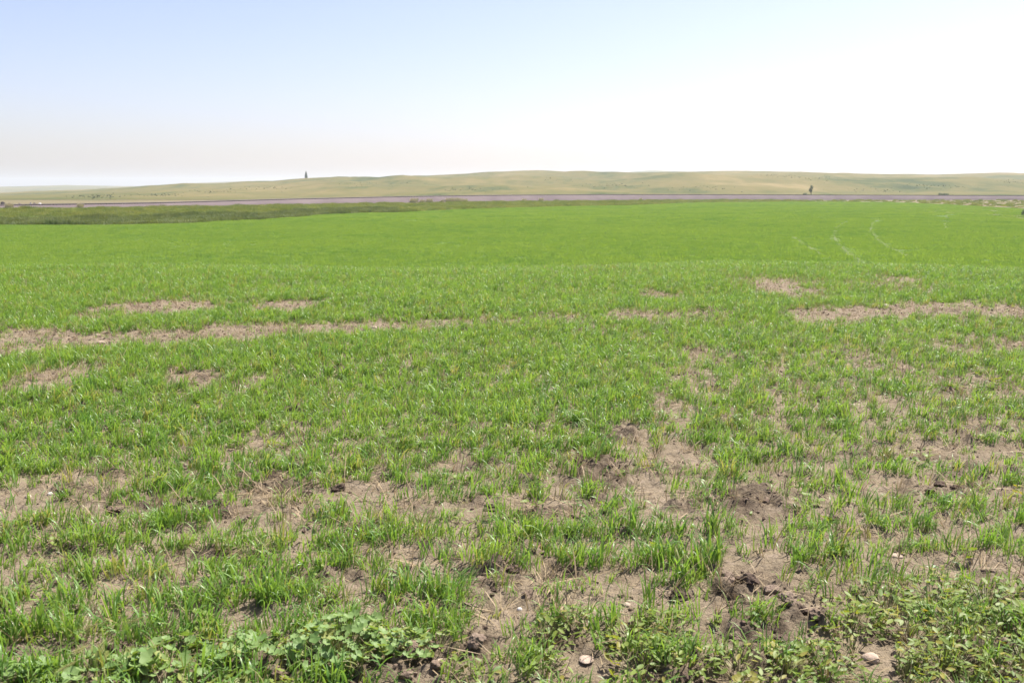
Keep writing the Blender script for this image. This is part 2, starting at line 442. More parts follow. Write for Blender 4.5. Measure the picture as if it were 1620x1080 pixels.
def prof(tab, azv, dist):
    v_ = (tab[:, 1] - 540) / FPX
    return EYE + np.interp(azv, (tab[:, 0] - 810) / FPX / HZ, -(SP + v_ * CP) / (CP - v_ * SP)) * dist
DA = 1500 + 260 * pnoise(A * 3.1, A * 0 + 0.7, 90)
zA = prof(skyA, A, DA); zB = prof(skyB, A, 4200.0)
base = -3.35
t1 = sstep(480, 1, D) * 0
u = np.clip((D - 500) / (DA - 500), 0, 1)
bumps = fbm(A * D / 230, D / 260, 95, 4)
Hh = base + (zA - base) * (0.55 * u + 0.45 * sstep(0, 1, u)) + bumps * 15.0 * u * (1 - u) * 4 * np.clip((zA - base) / 26, 0.16, 1.0)
v = np.clip((D - DA) / 900, 0, 1)
Hh = np.where(D > DA, zA - (np.abs(zA - base) * 0.6 + 8) * sstep(0, 1, v), Hh)
wv = np.clip((D - 2600) / (4200 - 2600), 0, 1)
Hh = np.where(D > 2600, Hh + (zB - Hh) * sstep(0, 1, wv), Hh)
Hh = np.where(D > 4200, zB - (D - 4200) * 0.02, Hh)
Hh = Hh + 1.5 * fbm(A * D / 60, D / 60, 99, 3) * u
me = grid_mesh('hills', np.stack([A * D, D, Hh], -1), M_hills)
attr(me, 'green', np.clip(1 - sstep(0.02, 0.16, u) + 0.8 * sstep(0.1, 0.4, -bumps), 0, 1))
hills = link('hills', me); tag(hills, kind='structure')
def hill_z(x, y):
    i = np.clip(np.searchsorted(dd, y) - 1, 0, len(dd) - 2); a = x / y
    j = np.clip(np.searchsorted(az, a) - 1, 0, len(az) - 2)
    return float(min(Hh[i, j], Hh[i + 1, j], Hh[i, j + 1], Hh[i + 1, j + 1]))

# ------------------------------------------------------------------ railway embankment and track
RB = [(-500,339,10),(-200,336,9),(0,333,8),(270,329.5,8.5),(540,324.5,10.5),(800,320.5,11),(1080,317.8,9.5),(1350,316.6,7.5),(1620,316.4,6.5),(1900,316.4,6),(2300,316.6,5.5)]
rb = []
for px, py, h in RB:
    g = ground_at(px, py); rb.append((g[0], g[1], g[2], h * g[1] / FPX))
rb = np.array(rb)
tt = np.linspace(0, len(rb) - 1, 240)
def catmull(P, t):
    i = np.clip(np.floor(t).astype(int), 0, len(P) - 2); f = (t - i)[:, None]
    p0 = P[np.maximum(i - 1, 0)]; p1 = P[i]; p2 = P[i + 1]; p3 = P[np.minimum(i + 2, len(P) - 1)]
    return 0.5 * (2 * p1 + (p2 - p0) * f + (2 * p0 - 5 * p1 + 4 * p2 - p3) * f ** 2 + (3 * p1 - p0 - 3 * p2 + p3) * f ** 3)
C = catmull(rb, tt)
T = np.gradient(C[:, :2], axis=0); T /= np.linalg.norm(T, axis=1)[:, None]
N = np.stack([-T[:, 1], T[:, 0]], -1)              # towards the far side
def ring(off, zz): return np.stack([C[:, 0] + N[:, 0] * off, C[:, 1] + N[:, 1] * off, zz], -1)
H = C[:, 3]
sec = [ring(-1.0, C[:, 2] - 1.0), ring(0, C[:, 2]), ring(H * 0.8, C[:, 2] + H * 0.55 + 0.05 * rng.standard_normal(240)), ring(H * 1.5, C[:, 2] + H - 0.35), ring(H * 1.5 + 0.5, C[:, 2] + H - 0.15),
       ring(H * 1.5 + 4.2, C[:, 2] + H - 0.15), ring(H * 3 + 4.7, C[:, 2] - 0.2), ring(H * 3 + 6, C[:, 2] - 1.2)]
emb = link('railway_embankment', grid_mesh('railway_embankment', np.stack(sec, 1), M_ballast)); tag(emb, kind='structure')
track = empty('railway_track', (float(C[120, 0]), float(C[120, 1]), float(C[120, 2] + H[120])))
tag(track, 'dark line of railway track running along top of mauve gravel embankment', 'railway track')
org = np.array(track.location)
def sweep(off, zoff, wd, ht):
    z = C[:, 2] + H - 0.15 + zoff
    o = H * 1.5 + off
    P = np.stack([ring(o - wd / 2, z), ring(o - wd / 2, z + ht), ring(o + wd / 2, z + ht), ring(o + wd / 2, z)], 1) - org
    return P
for off in (1.6, 3.05):
    link('rail', grid_mesh('rail', sweep(off, 0.14, 0.09, 0.19), M_steel), track)
vs, fs = [], []
seg = np.concatenate([[0], np.cumsum(np.linalg.norm(np.diff(C[:, :2], axis=0), axis=1))])
for s in np.arange(20, seg[-1] - 20, 0.75):
    c = [np.interp(s, seg, C[:, k]) for k in range(4)]; tv = np.array([np.interp(s, seg, T[:, 0]), np.interp(s, seg, T[:, 1])]); nv = np.array([-tv[1], tv[0]])
    b = len(vs)
    for dz in (-0.06, 0.13):
        for a_, e_ in ((-.13, 1.05), (.13, 1.05), (.13, 3.6), (-.13, 3.6)):
            p = np.array([c[0], c[1]]) + tv * a_ + nv * (c[3] * 1.5 + e_)
            vs.append((p[0] - org[0], p[1] - org[1], c[2] + c[3] - 0.15 + dz - org[2]))
    fs += [(b+4,b+5,b+6,b+7),(b,b+1,b+5,b+4),(b+1,b+2,b+6,b+5),(b+2,b+3,b+7,b+6),(b+3,b,b+4,b+7)]
RD = np.interp(AZ, C[:, 0] / C[:, 1], C[:, 1])
dry2 = np.maximum(dry, sstep(3, 9, YY - RD) * (YY > 60))
ground.data.attributes['dry'].data.foreach_set('value', dry2.astype(np.float32).reshape(-1))
tie = link('sleeper', mesh_from('sleeper', vs, fs, M_tie), track); tag(tie, kind='stuff')

# ------------------------------------------------------------------ blade and tuft meshes
def blade(verts, faces, base, az_, L, W, lean, droop, nseg=4, twist=0.0):
    dirv = np.array([math.cos(az_), math.sin(az_)]); sidev = np.array([-dirv[1], dirv[0]])
    p = np.array([base[0], base[1], base[2]], float); b0 = len(verts)
    for i in range(nseg + 1):
        t = i / nseg
        wdt = W * (0.55 + 0.45 * min(1, t * 4)) * (1 - max(0, (t - 0.35) / 0.65) ** 1.8) * 0.5
        th = lean + droop * t ** 1.6
        tw = twist * t
        sv = np.array([sidev[0] * math.cos(tw), sidev[1] * math.cos(tw), math.sin(tw)])
        if i < nseg:
            verts.append(p + sv * wdt); verts.append(p - sv * wdt)
        else: verts.append(p.copy())
        p = p + (L / nseg) * np.array([dirv[0] * math.sin(th), dirv[1] * math.sin(th), math.cos(th)])
    for i in range(nseg - 1):
        a = b0 + 2 * i; faces.append((a, a + 1, a + 3, a + 2))
    a = b0 + 2 * (nseg - 1); faces.append((a, a + 1, a + 2))

lib = {}
def variants(key, n, fn):
    c = bpy.data.collections.new(key + '_kit')          # a store of shapes, not part of the scene
    for i in range(n):
        o = bpy.data.objects.new(f'{key}_{i:02d}', fn(i)); c.objects.link(o)
    lib[key] = (c, n)
U = random.uniform
WIND = R(-12)                                            # blades bow a little this way
def wheat_tuft_mesh(i):
    v, f = [], []
    n = random.randint(7, 13); tall = U(0.8, 1.15)
    for k in range(n):
        a = U(0, 2 * math.pi) if random.random() < 0.6 else WIND + U(-0.8, 0.8)
        L = U(0.07, 0.20) * tall; r = 0.055 * math.sqrt(random.random())
        th = U(0, 6.28)
        blade(v, f, (r * math.cos(th), r * math.sin(th), -0.012), a, L, U(0.0055, 0.0092), U(0.03, 0.42), U(0.2, 1.7) if random.random() < 0.65 else U(1.6, 2.7), 5, U(-0.8, 0.8))
    return mesh_from('tuft', v, f, M_wheat, True)
def straw_tuft_mesh(i):
    v, f = [], []
    for k in range(random.randint(5, 10)):
        th = U(0, 6.28); r = U(0, 0.03)
        blade(v, f, (r * math.cos(th), r * math.sin(th), -0.005), U(0, 6.28), U(0.06, 0.2), U(0.0025, 0.006), U(0.3, 1.3), U(0.0, 1.2), 3, U(-1, 1))
    return mesh_from('straw', v, f, M_straw, True)
def litter_mesh(i):
    v, f = [], []
    for k in range(random.randint(3, 6)):
        th = U(0, 6.28); r = U(0, 0.07)
        blade(v, f, (r * math.cos(th), r * math.sin(th), U(0.004, 0.014)), U(0, 6.28), U(0.04, 0.14), U(0.0022, 0.0055), U(1.35, 1.6), U(-0.1, 0.15), 2, U(-1, 1))
    return mesh_from('litter', v, f, M_straw, True)
def patch_mesh(size, n, hmin, hmax, wd, mat, nseg=3):
    def fn(i):
        v, f = [], []
        for k in range(n):
            rr = size * math.sqrt(random.random()); th = U(0, 6.28)
            a = U(0, 6.28) if random.random() < 0.6 else WIND + U(-0.8, 0.8)
            blade(v, f, (rr * math.cos(th), rr * math.sin(th), -0.03), a, U(hmin, hmax), wd * U(0.7, 1.3), U(0.05, 0.45), U(0.1, 1.6), nseg, U(-0.8, 0.8))
        return mesh_from('patch', v, f, mat, True)
    return fn
def rock_mesh(name, seed, mat, flat=0.7, rough_=0.35, sub=2):
    import bmesh
    bm = bmesh.new(); bmesh.ops.create_icosphere(bm, subdivisions=sub, radius=1.0)
    rr = random.Random(seed); sx, sy = rr.uniform(0.8, 1.25), rr.uniform(0.75, 1.1)
    off = Vector((rr.uniform(0, 99), rr.uniform(0, 99), rr.uniform(0, 99)))
    from mathutils import noise as mn
    for vv in bm.verts:
        d = 1 + rough_ * (mn.noise(vv.co * 1.1 + off) + 0.6 * mn.noise(vv.co * 2.7 + off))
        vv.co = Vector((vv.co.x * sx * d, vv.co.y * sy * d, vv.co.z * flat * d))
    me = bpy.data.meshes.new(name); bm.to_mesh(me); bm.free(); me.materials.append(mat)
    if rough_ < 0.3: me.polygons.foreach_set('use_smooth', [True] * len(me.polygons))
    return me
def leaf_round(seed):
    rr = random.Random(seed); n = 18; v = [(0, 0, 0)]; 
    for k in range(n + 1):
        th = R(-158) + R(316) * k / n
        lob = 1 + 0.10 * math.cos(th * 6.2) + rr.uniform(-0.03, 0.03)
        cup = 0.22 + 0.10 * math.cos(th * 6.2 + 0.5)
        v.append((lob * math.cos(th), lob * math.sin(th), cup + rr.uniform(-0.05, 0.05)))
    mid = []
    for k in range(n + 1):
        x, y, z = v[1 + k]; mid.append((x * 0.55, y * 0.55, z * 0.30))
    b = len(v); v += mid
    f = []
    for k in range(n):
        f.append((0, b + k, b + k + 1)); f.append((b + k, 1 + k, 2 + k, b + k + 1))
    return v, f
def leaf_oval(seed):
    rr = random.Random(seed); fold = rr.uniform(0.1, 0.35); curl = rr.uniform(-0.3, 0.25); wd = rr.uniform(0.38, 0.55)
    v, f = [], []
    for i in range(5):
        t = i / 4; ww = wd * math.sin(math.pi * min(0.97, 0.08 + 0.9 * t)) ** 0.8; x = -1 + 2 * t
        zc = curl * (t * t)
        v += [(x, ww, zc + fold * ww), (x, 0, zc), (x, -ww, zc + fold * ww)]
    for i in range(4):
        a = 3 * i; f += [(a, a + 3, a + 4, a + 1), (a + 1, a + 4, a + 5, a + 2)]
    return v, f
def rosette_mesh(i):
    v, f = [], []
    for k in range(random.randint(6, 12)):
        lv, lf = leaf_oval(i * 31 + k) if i % 3 else leaf_round(i * 31 + k)
        th = U(0, 6.28); r = U(0.015, 0.06); s = U(0.008, 0.017)
        Mx = Matrix.Translation((r * math.cos(th), r * math.sin(th), U(0.01, 0.05))) @ Matrix.Rotation(th, 4, 'Z') @ Euler((U(-.5, .5), U(-.6, .3), U(-.5, .5))).to_matrix().to_4x4() @ Matrix.Scale(s, 4)
        b = len(v); v += [np.array(Mx @ Vector(p)) for p in lv]; f += [tuple(b + q for q in ff) for ff in lf]
    return mesh_from('rosette', v, f, M_weed, True)

variants('wheat', 18, wheat_tuft_mesh)
variants('straw', 8, straw_tuft_mesh)
variants('litter', 8, litter_mesh)
variants('farpatch', 6, patch_mesh(0.45, 110, 0.14, 0.24, 0.013, M_far))
variants('farpatch_big', 5, patch_mesh(1.3, 420, 0.16, 0.26, 0.028, M_far))
variants('slough', 6, patch_mesh(0.9, 200, 0.35, 0.8, 0.03, M_slough))
variants('slough_fresh', 6, patch_mesh(0.9, 200, 0.3, 0.75, 0.03, M_slough2))
variants('clod', 8, lambda i: rock_mesh('clod', i, M_clod if i % 2 else M_clod2, 0.62, 0.55, 2))
variants('rosette', 8, rosette_mesh)

def scatter(name, key, P, rot, scl, idx=None, label=None, cat=None):
    c, nv = lib[key]; n = len(P)
    me = bpy.data.meshes.new(name); me.vertices.add(n)
    me.vertices.foreach_set('co', np.asarray(P, dtype=np.float32).reshape(-1))
    a = me.attributes.new('rot', 'FLOAT_VECTOR', 'POINT'); a.data.foreach_set('vector', np.asarray(rot, dtype=np.float32).reshape(-1))
    a = me.attributes.new('scl', 'FLOAT_VECTOR', 'POINT'); a.data.foreach_set('vector', np.asarray(scl, dtype=np.float32).reshape(-1))
    a = me.attributes.new('idx', 'INT', 'POINT')
    a.data.foreach_set('value', (rng.integers(0, nv, n) if idx is None else idx).astype(np.int32))
    o = link(name, me)
    g = bpy.data.node_groups.new(name, 'GeometryNodeTree')
    g.interface.new_socket('Geometry', in_out='INPUT', socket_type='NodeSocketGeometry')
    g.interface.new_socket('Geometry', in_out='OUTPUT', socket_type='NodeSocketGeometry')
    gi = g.nodes.new('NodeGroupInput'); go = g.nodes.new('NodeGroupOutput')
    ci = g.nodes.new('GeometryNodeCollectionInfo'); ci.inputs[0].default_value = c
    ci.inputs['Separate Children'].default_value = True; ci.inputs['Reset Children'].default_value = True
    ip = g.nodes.new('GeometryNodeInstanceOnPoints'); ip.inputs['Pick Instance'].default_value = True
    def na(nm, dt):
        q = g.nodes.new('GeometryNodeInputNamedAttribute'); q.data_type = dt; q.inputs[0].default_value = nm
        return next(s for s in q.outputs if s.enabled and s.name == 'Attribute')
    g.links.new(gi.outputs[0], ip.inputs['Points']); g.links.new(ci.outputs[0], ip.inputs['Instance'])
    g.links.new(na('idx', 'INT'), ip.inputs['Instance Index'])
    e2r = g.nodes.new('FunctionNodeEulerToRotation'); g.links.new(na('rot', 'FLOAT_VECTOR'), e2r.inputs[0])
    g.links.new(e2r.outputs[0], ip.inputs['Rotation'])
    g.links.new(na('scl', 'FLOAT_VECTOR'), ip.inputs['Scale'])
    g.links.new(ip.outputs[0], go.inputs[0])
    o.modifiers.new('scatter', 'NODES').node_group = g
    tag(o, label, cat, kind='stuff')
    return o

def rand_in_fan(n, y0, y1, k=0.64, w0=1.3, power=1.0):
    """points spread evenly over the ground between two distances"""
    out_x, out_y = [], []
    ymax = w0 + k * y1
    while sum(map(len, out_x)) < n:
        y = rng.uniform(y0, y1, n); x = rng.uniform(-ymax, ymax, n)
        s = np.abs(x) < w0 + k * y
        out_x.append(x[s]); out_y.append(y[s])
    return np.concatenate(out_x)[:n], np.concatenate(out_y)[:n]
def fan_area(y0, y1, k=0.64, w0=1.3): return 2 * w0 * (y1 - y0) + k * (y1 * y1 - y0 * y0)
def euler(n, tilt=0.12): return np.stack([rng.normal(0, tilt, n), rng.normal(0, tilt, n), rng.uniform(0, 6.283, n)], -1)
def vari(n, lo, hi, sd=0.12):
    s = rng.uniform(lo, hi, n); return np.stack([s * rng.normal(1, sd * .5, n), s * rng.normal(1, sd * .5, n), s * rng.normal(1, sd, n)], -1)

# ------------------------------------------------------------------ near wheat (uncountable stand)
CLEAR = [(*spot(1377, 1048)[:2], 0.055), (*spot(928, 1050)[:2], 0.06)]     # stones the weeds leave in view
n = int(fan_area(2.0, 25) * 500)
x, y = rand_in_fan(n, 2.0, 25)
ph = row_phase(x, y); y = y - 0.30 * 0.40 * (ph - np.round(ph))
cv = cover(x, y)
for q in CLEAR: cv = np.where((np.abs(x - q[0]) < q[2]) & (y > q[1] - 0.25) & (y < q[1] + 0.03), -1.0, cv)
keep = (cv >= 0) & (rng.random(n) < np.clip(cv, 0, 1) ** 1.5 * 0.8 + 0.028)
x, y, cv = x[keep], y[keep], cv[keep]
n = len(x)
sc = vari(n, 0.42, 0.88) * (0.72 + 0.34 * cv)[:, None]
rt = euler(n, 0.13); rt[:, 2] = rng.normal(0, 0.8, n)
scatter('young_wheat', 'wheat', np.stack([x, y, zg(x, y)], -1), rt, sc, label='patchy stand of short young green wheat over the near field', cat='wheat')

# far crop
x1, y1 = rand_in_fan(int(fan_area(25, 50) * 1.6), 25, 50); x2, y2 = rand_in_fan(int(fan_area(48, 135) * 4.0), 48, 135)
x = np.concatenate([x1, x2]); y = np.concatenate([y1, y2])
b = mask(BARE_W, x, y); td = track_dist(x, y)
k = (y < edge(x / y) - 0.5) & (rng.random(len(x)) > b) & (td > 0.34)
x, y = x[k], y[k]
scatter('far_wheat', 'farpatch', np.stack([x, y, zg(x, y)], -1), euler(len(x), 0.03) * [1, 1, 0.15], vari(len(x), 0.8, 1.15), label='even bright green wheat covering the field beyond the crest', cat='wheat')
x, y = rand_in_fan(int(fan_area(132, 440) * 0.42), 132, 440)
b = mask(BARE_W, x, y)
k = (y < edge(x / y) - 1.5) & (rng.random(len(x)) > b) & (track_dist(x, y) > 0.9)
x, y = x[k], y[k]
scatter('distant_wheat', 'farpatch_big', np.stack([x, y, zg(x, y)], -1), euler(len(x), 0.02) * [1, 1, 0.15], vari(len(x), 0.8, 1.2), label='distant bright green wheat reaching to the railway', cat='wheat')

# rough grass between crop and railway
def rail_d(a): return np.interp(a, C[:, 0] / C[:, 1], C[:, 1])
x, y = rand_in_fan(60000, 115, 440)
a = x / y
k = (y > edge(a) + 0.5) & (y < rail_d(a) + 0.5) & (rng.random(len(x)) > 0.93 * sstep(0.18, 0.34, a))
x, y = x[k], y[k]; a = x / y
frac = (y - edge(a)) / np.maximum(rail_d(a) - edge(a), 5)
fresh = frac + 0.5 * fbm(x / 25, y / 25, 120, 3) > 0.36
fresh |= a > -0.12
h = 0.75 + 1.0 * fbm(x / 9, y / 14, 121, 3) + 0.35 * frac
for nm, ky, sel, lb in (('slough_grass', 'slough', ~fresh, 'dark rank grass in the low wet ground at field edge'), ('embankment_grass', 'slough_fresh', fresh, 'lighter weedy grass strip at foot of the railway embankment')):
    xs, ys, hs = x[sel], y[sel], h[sel]
    kk = rng.random(len(xs)) < 0.8
    xs, ys, hs = xs[kk], ys[kk], hs[kk]
    s3 = vari(len(xs), 0.8, 1.25); s3[:, 2] *= hs
    scatter(nm, ky, np.stack([xs, ys, zg(xs, ys)], -1), euler(len(xs), 0.05), s3, label=lb, cat='grass')

# dead straw, clods and small weeds among the wheat
n = 38000; x, y = rand_in_fan(n, 2.0, 22)
b = mask(BARE_W, x, y); pr = 0.16 + 0.5 * b * (1 - b) * 4 * 0.8 + 0.25 * sstep(0.15, 0.5, fbm(x / 0.8, y / 0.6, 130, 3))
k = rng.random(n) < pr * 0.8; x, y = x[k], y[k]
scatter('dead_grass', 'straw', np.stack([x, y, zg(x, y)], -1), euler(len(x), 0.2), vari(len(x), 0.6, 1.15), label='wisps of dead tan grass scattered through the wheat', cat='dead grass')
n = 15000; x, y = rand_in_fan(n, 2.0, 16); k = rng.random(n) < 0.35 + 0.5 * mask(BARE_W, x, y); x, y = x[k], y[k]
scatter('straw_litter', 'litter', np.stack([x, y, zg(x, y)], -1), euler(len(x), 0.05), vari(len(x), 0.6, 1.3), label='broken straw littering the bare soil', cat='straw')
n = 110000; x, y = rand_in_fan(n, 2.0, 16); b = np.clip(mask(BARE_W, x, y), 0, 1); dk = mask(DARK_W, x, y, .7, 60)
k = rng.random(n) < 0.10 + 0.15 * b + 0.5 * dk; x, y = x[k], y[k]
s = 0.003 + 0.0015 * np.maximum(y - 5, 0) * 0.3 + 0.010 * rng.random(len(x)) ** 3
s3 = np.repeat(s[:, None], 3, 1)
scatter('soil_crumbs', 'clod', np.stack([x, y, zg(x, y) + 0.2 * s], -1), euler(len(x), 0.5), s3, label='small crumbs of soil strewn over the bare ground', cat='soil')
n = 9000; x, y = rand_in_fan(n, 2.0, 9)
pr = 0.05 + 0.75 * (1 - sstep(2.9, 3.9, y)) * (sstep(0.25, 0.4, x / y) + 0.45 * sstep(0.02, 0.12, x / y) + 0.4 * (1 - sstep(-0.2, -0.1, x / y)))
pr *= 1 - 0.8 * mask(BARE_W, x, y)
for q in CLEAR: pr = np.where((np.abs(x - q[0]) < q[2]) & (y > q[1] - 0.25) & (y < q[1] + 0.04), 0, pr)
k = rng.random(n) < pr; x, y = x[k], y[k]
scatter('seedling_weeds', 'rosette', np.stack([x, y, zg(x, y)], -1), euler(len(x), 0.2), vari(len(x), 0.6, 1.2), label='tiny broad-leaved seedlings dotted between the wheat plants', cat='weeds')

# ------------------------------------------------------------------ landmarks that labels may point to
MARKS = [((1377,1048),'the rounded pale stone in the weeds'),((545,1035),'the big bushy mallow'),((265,1050),'the broad-leaved pale mallow'),((928,1050),'the flat slab-like stone'),
         ((822,970),'the small white stone'),((991,957),'the pinkish cream pebble'),((510,866),'the cream stone above the mallow'),((856,866),'the small reddish stone'),
         ((1418,884),'the flat stone on cracked soil'),((1348,784),'the cream stone on pale soil'),((79,783),'the tiny white stone on the bare strip'),((122,1044),'the short foxtail barley'),
         ((1190,930),'the rough dark soil hollow'),((440,775),'the straw-strewn bare strip'),((1560,960),'the thick weed patch'),((695,1050),'the pale pinkish stone on dark soil')]
MARKS = [(ground_at(*q)[:2], t) for q, t in MARKS]
def by_mark(x, y): return min(MARKS, key=lambda m_: math.hypot(m_[0][0] - x, m_[0][1] - y))[1]

# ------------------------------------------------------------------ single wheat tufts that stand clear
BL = []
for i in range(16):
    v, f = [], []
    blade(v, f, (0, 0, -0.012), 0, 1.0, U(0.045, 0.06), U(0.03, 0.3), U(0.1, 1.5) if i % 4 else U(1.5, 2.3), 5, U(-0.7, 0.7))
    BL.append(mesh_from('blade', v, f, M_wheat, True))
def wheat_tuft(px, py, hpx, nb, label, group):
    p = spot(px, py); Lm = min(0.78 * hpx * px_scale(p), 0.2)
    t = empty('wheat_tuft', p)
    for k in range(nb):
        o = link('blade', random.choice(BL), t)
        r = 0.03 * math.sqrt(random.random()); th = U(0, 6.28)
        o.location = (r * math.cos(th), r * math.sin(th), 0); o.rotation_euler = (U(-.2, .2), U(-.2, .2), U(0, 6.28))
        s = Lm * U(0.6, 1.1); o.scale = (s, s * 1.0, s)
    mk = by_mark(p.x, p.y); look = ('sparse' if nb < 10 else 'bushy' if nb < 16 else 'dense') + (' tall' if Lm > 0.165 else ' short' if Lm < 0.125 else '')
    tag(t, f'{look} wheat tuft {label} near {mk}', 'wheat tuft', f'{look} wheat tufts near {mk}')
G1 = ('alone on pale soil', 'wheat tufts alone on pale soil')
for q in [(1462,772,46,12),(1538,770,44,12),(1512,775,30,6),(1330,772,60,16),(1345,800,62,14),(1390,898,60,8),(1418,925,62,8),(1395,875,50,10),(1470,876,52,12),(1500,872,50,12),
          (1560,866,66,18),(1590,850,60,14),(1440,862,54,12),(1485,922,44,5),(1530,915,46,8),(1595,912,40,6),(1335,910,70,9),(1375,925,62,8)]:
    wheat_tuft(*q, *G1)
G2 = ('between bare brown patches', 'dense wheat clumps around bare soil')
for q in [(890,900,70,18),(915,903,66,16),(945,900,64,14),(965,850,66,18),(1000,848,70,18),(1040,900,76,16),(1055,895,66,14),(1080,930,84,16),(1110,915,92,20),(1130,905,100,22),(1128,850,90,20),
          (1025,965,90,14),(1060,975,66,10),(970,1005,70,9),(880,955,62,10),(845,910,60,10),(1215,870,70,14),(1260,900,80,14),(1290,870,66,14),(1240,930,62,10),(690,950,80,16),(680,1000,90,12),
          (640,945,70,14),(590,940,66,14),(760,880,70,14),(850,800,56,14),(905,760,50,14),(1345,845,56,12)]:
    wheat_tuft(*q, *G2)
G3 = ('rising among weeds', 'wheat tufts among the broad-leaved weeds')
for q in [(20,1010,110,16),(60,1015,100,14),(95,1000,80,12),(120,1000,70,9),(250,985,80,12),(300,1000,70,10),(420,960,90,14),(380,950,80,12),(1240,1060,80,8),(1210,990,70,8),(400,1075,66,12),(470,1078,60,8),
          (360,1078,64,10),(730,1030,80,9),(790,1050,60,7),(560,980,70,10),(330,960,70,14),(150,930,70,14),(180,985,80,12)]:
    wheat_tuft(*q, *G3)

# ------------------------------------------------------------------ broad-leaved weeds
RL = [mesh_from('leaf', *leaf_round(i), M_mallow, True) for i in range(6)]
OL = [mesh_from('leaf', *leaf_oval(i), M_weed, True) for i in range(8)]
def weed(name, px, py, rpx, n_, leaves, size, hgt, label, cat, group=None, elong=1.0):
    p = spot(px, py); rad = rpx * px_scale(p)
    t = empty(name, p); v, f = [], []
    for k in range(n_):
        rr = math.sqrt(random.random()); th = U(0, 6.28)
        lx, ly = rad * rr * math.cos(th), rad * elong * rr * math.sin(th)
        if any(abs(p.x + lx - q[0]) < q[2] and q[1] - 0.22 < p.y + ly < q[1] + 0.03 for q in CLEAR): continue
        gz = float(zg(p.x + lx, p.y + ly)[0]) - p.z
        lz = gz + 0.015 + hgt * (1 - 0.75 * rr ** 2) * U(0.25, 1.0)
        o = link('leaf', random.choice(leaves), t); s = size * U(0.45, 1.35)
        o.location = (lx, ly, lz); o.scale = (s, s, s)
        o.rotation_euler = (U(-.55, .55), U(-.55, .55), th + U(-.9, .9))
        a = np.array([lx * 0.35, ly * 0.35, gz - 0.005]); m_ = np.array([lx * 0.8, ly * 0.8, lz * 0.6]); e = np.array([lx, ly, lz])
        b = len(v); sv = np.array([-math.sin(th), math.cos(th), 0]) * 0.0013
        for q in (a, m_, e): v += [q + sv, q - sv]
        f += [(b, b + 1, b + 3, b + 2), (b + 2, b + 3, b + 5, b + 4)]
    link('stalk', mesh_from('stalk', v, f, M_stem), t)
    tag(t, label, cat, group)
    return t
weed('mallow_plant', 545, 1042, 92, 190, RL, 0.0175, 0.13, 'large dark bushy mallow with many round lobed leaves beside bare crumbly soil', 'mallow', elong=0.9)
weed('mallow_plant', 640, 1040, 50, 60, RL, 0.015, 0.09, 'smaller mallow spilling out between the big bushy mallow and dark soil', 'mallow')
weed('mallow_plant', 265, 1062, 75, 70, RL, 0.024, 0.075, 'pale mallow with the broadest leaves behind the foxtail barley', 'mallow')
weed('mallow_plant', 395, 1045, 60, 50, RL, 0.019, 0.07, 'low mallow filling the gap between pale mallow and big bushy mallow', 'mallow')
weed('mallow_plant', 150, 1090, 80, 70, RL, 0.020, 0.06, 'low mallow creeping along the bare soil below foxtail barley', 'mallow')
weed('mallow_plant', 40, 1088, 55, 55, RL, 0.018, 0.05, 'small-leaved mallow at edge of the bare soil strip near long wheat tufts', 'mallow')
weed('mallow_plant', 350, 1090, 70, 45, RL, 0.020, 0.06, 'mallow growing mixed with fine upright wheat blades', 'mallow')
GR = ('sprawling small-leaved green weed in the thick weed patch around the pale stone', 'weeds in the thick patch around the pale stone')
for q in [(1480,965,62,100),(1400,965,55,80),(1560,965,62,105),(1612,955,45,60),(1520,1010,66,105),(1440,1012,60,90),(1590,1005,50,75),(1350,990,48,60),(1490,1065,66,100),(1560,1075,60,90),
          (1425,1075,55,80),(1310,1070,60,80),(1620,1065,50,70),(1345,1040,35,40),(1640,1000,50,60)]:
    weed('sprawling_weed', *q, OL, 0.0145, 0.095, *[GR[0], 'weed', GR[1]])
GM = ('low yellowish-green weed mat beside the smooth bare soil patch', 'weed mats beside the smooth bare soil')
for q in [(1000,1020,60,95),(1050,1010,55,85),(1085,1055,55,75),(1015,1070,60,85),(900,1000,48,70),(870,1020,45,60),(1170,1075,55,60),(1240,1075,55,60),(860,1070,40,50)]:
    weed('weed_mat', *q, OL, 0.0135, 0.075, *[GM[0], 'weed', GM[1]])
weed('sprawling_weed', 690, 1040, 50, 60, OL, 0.014, 0.07, 'thin sprawling weed trailing from the mallow onto dark clods', 'weed')
weed('sprawling_weed', 745, 1075, 50, 45, OL, 0.015, 0.05, 'flat weed lying on the dark clods near the smooth bare patch', 'weed')

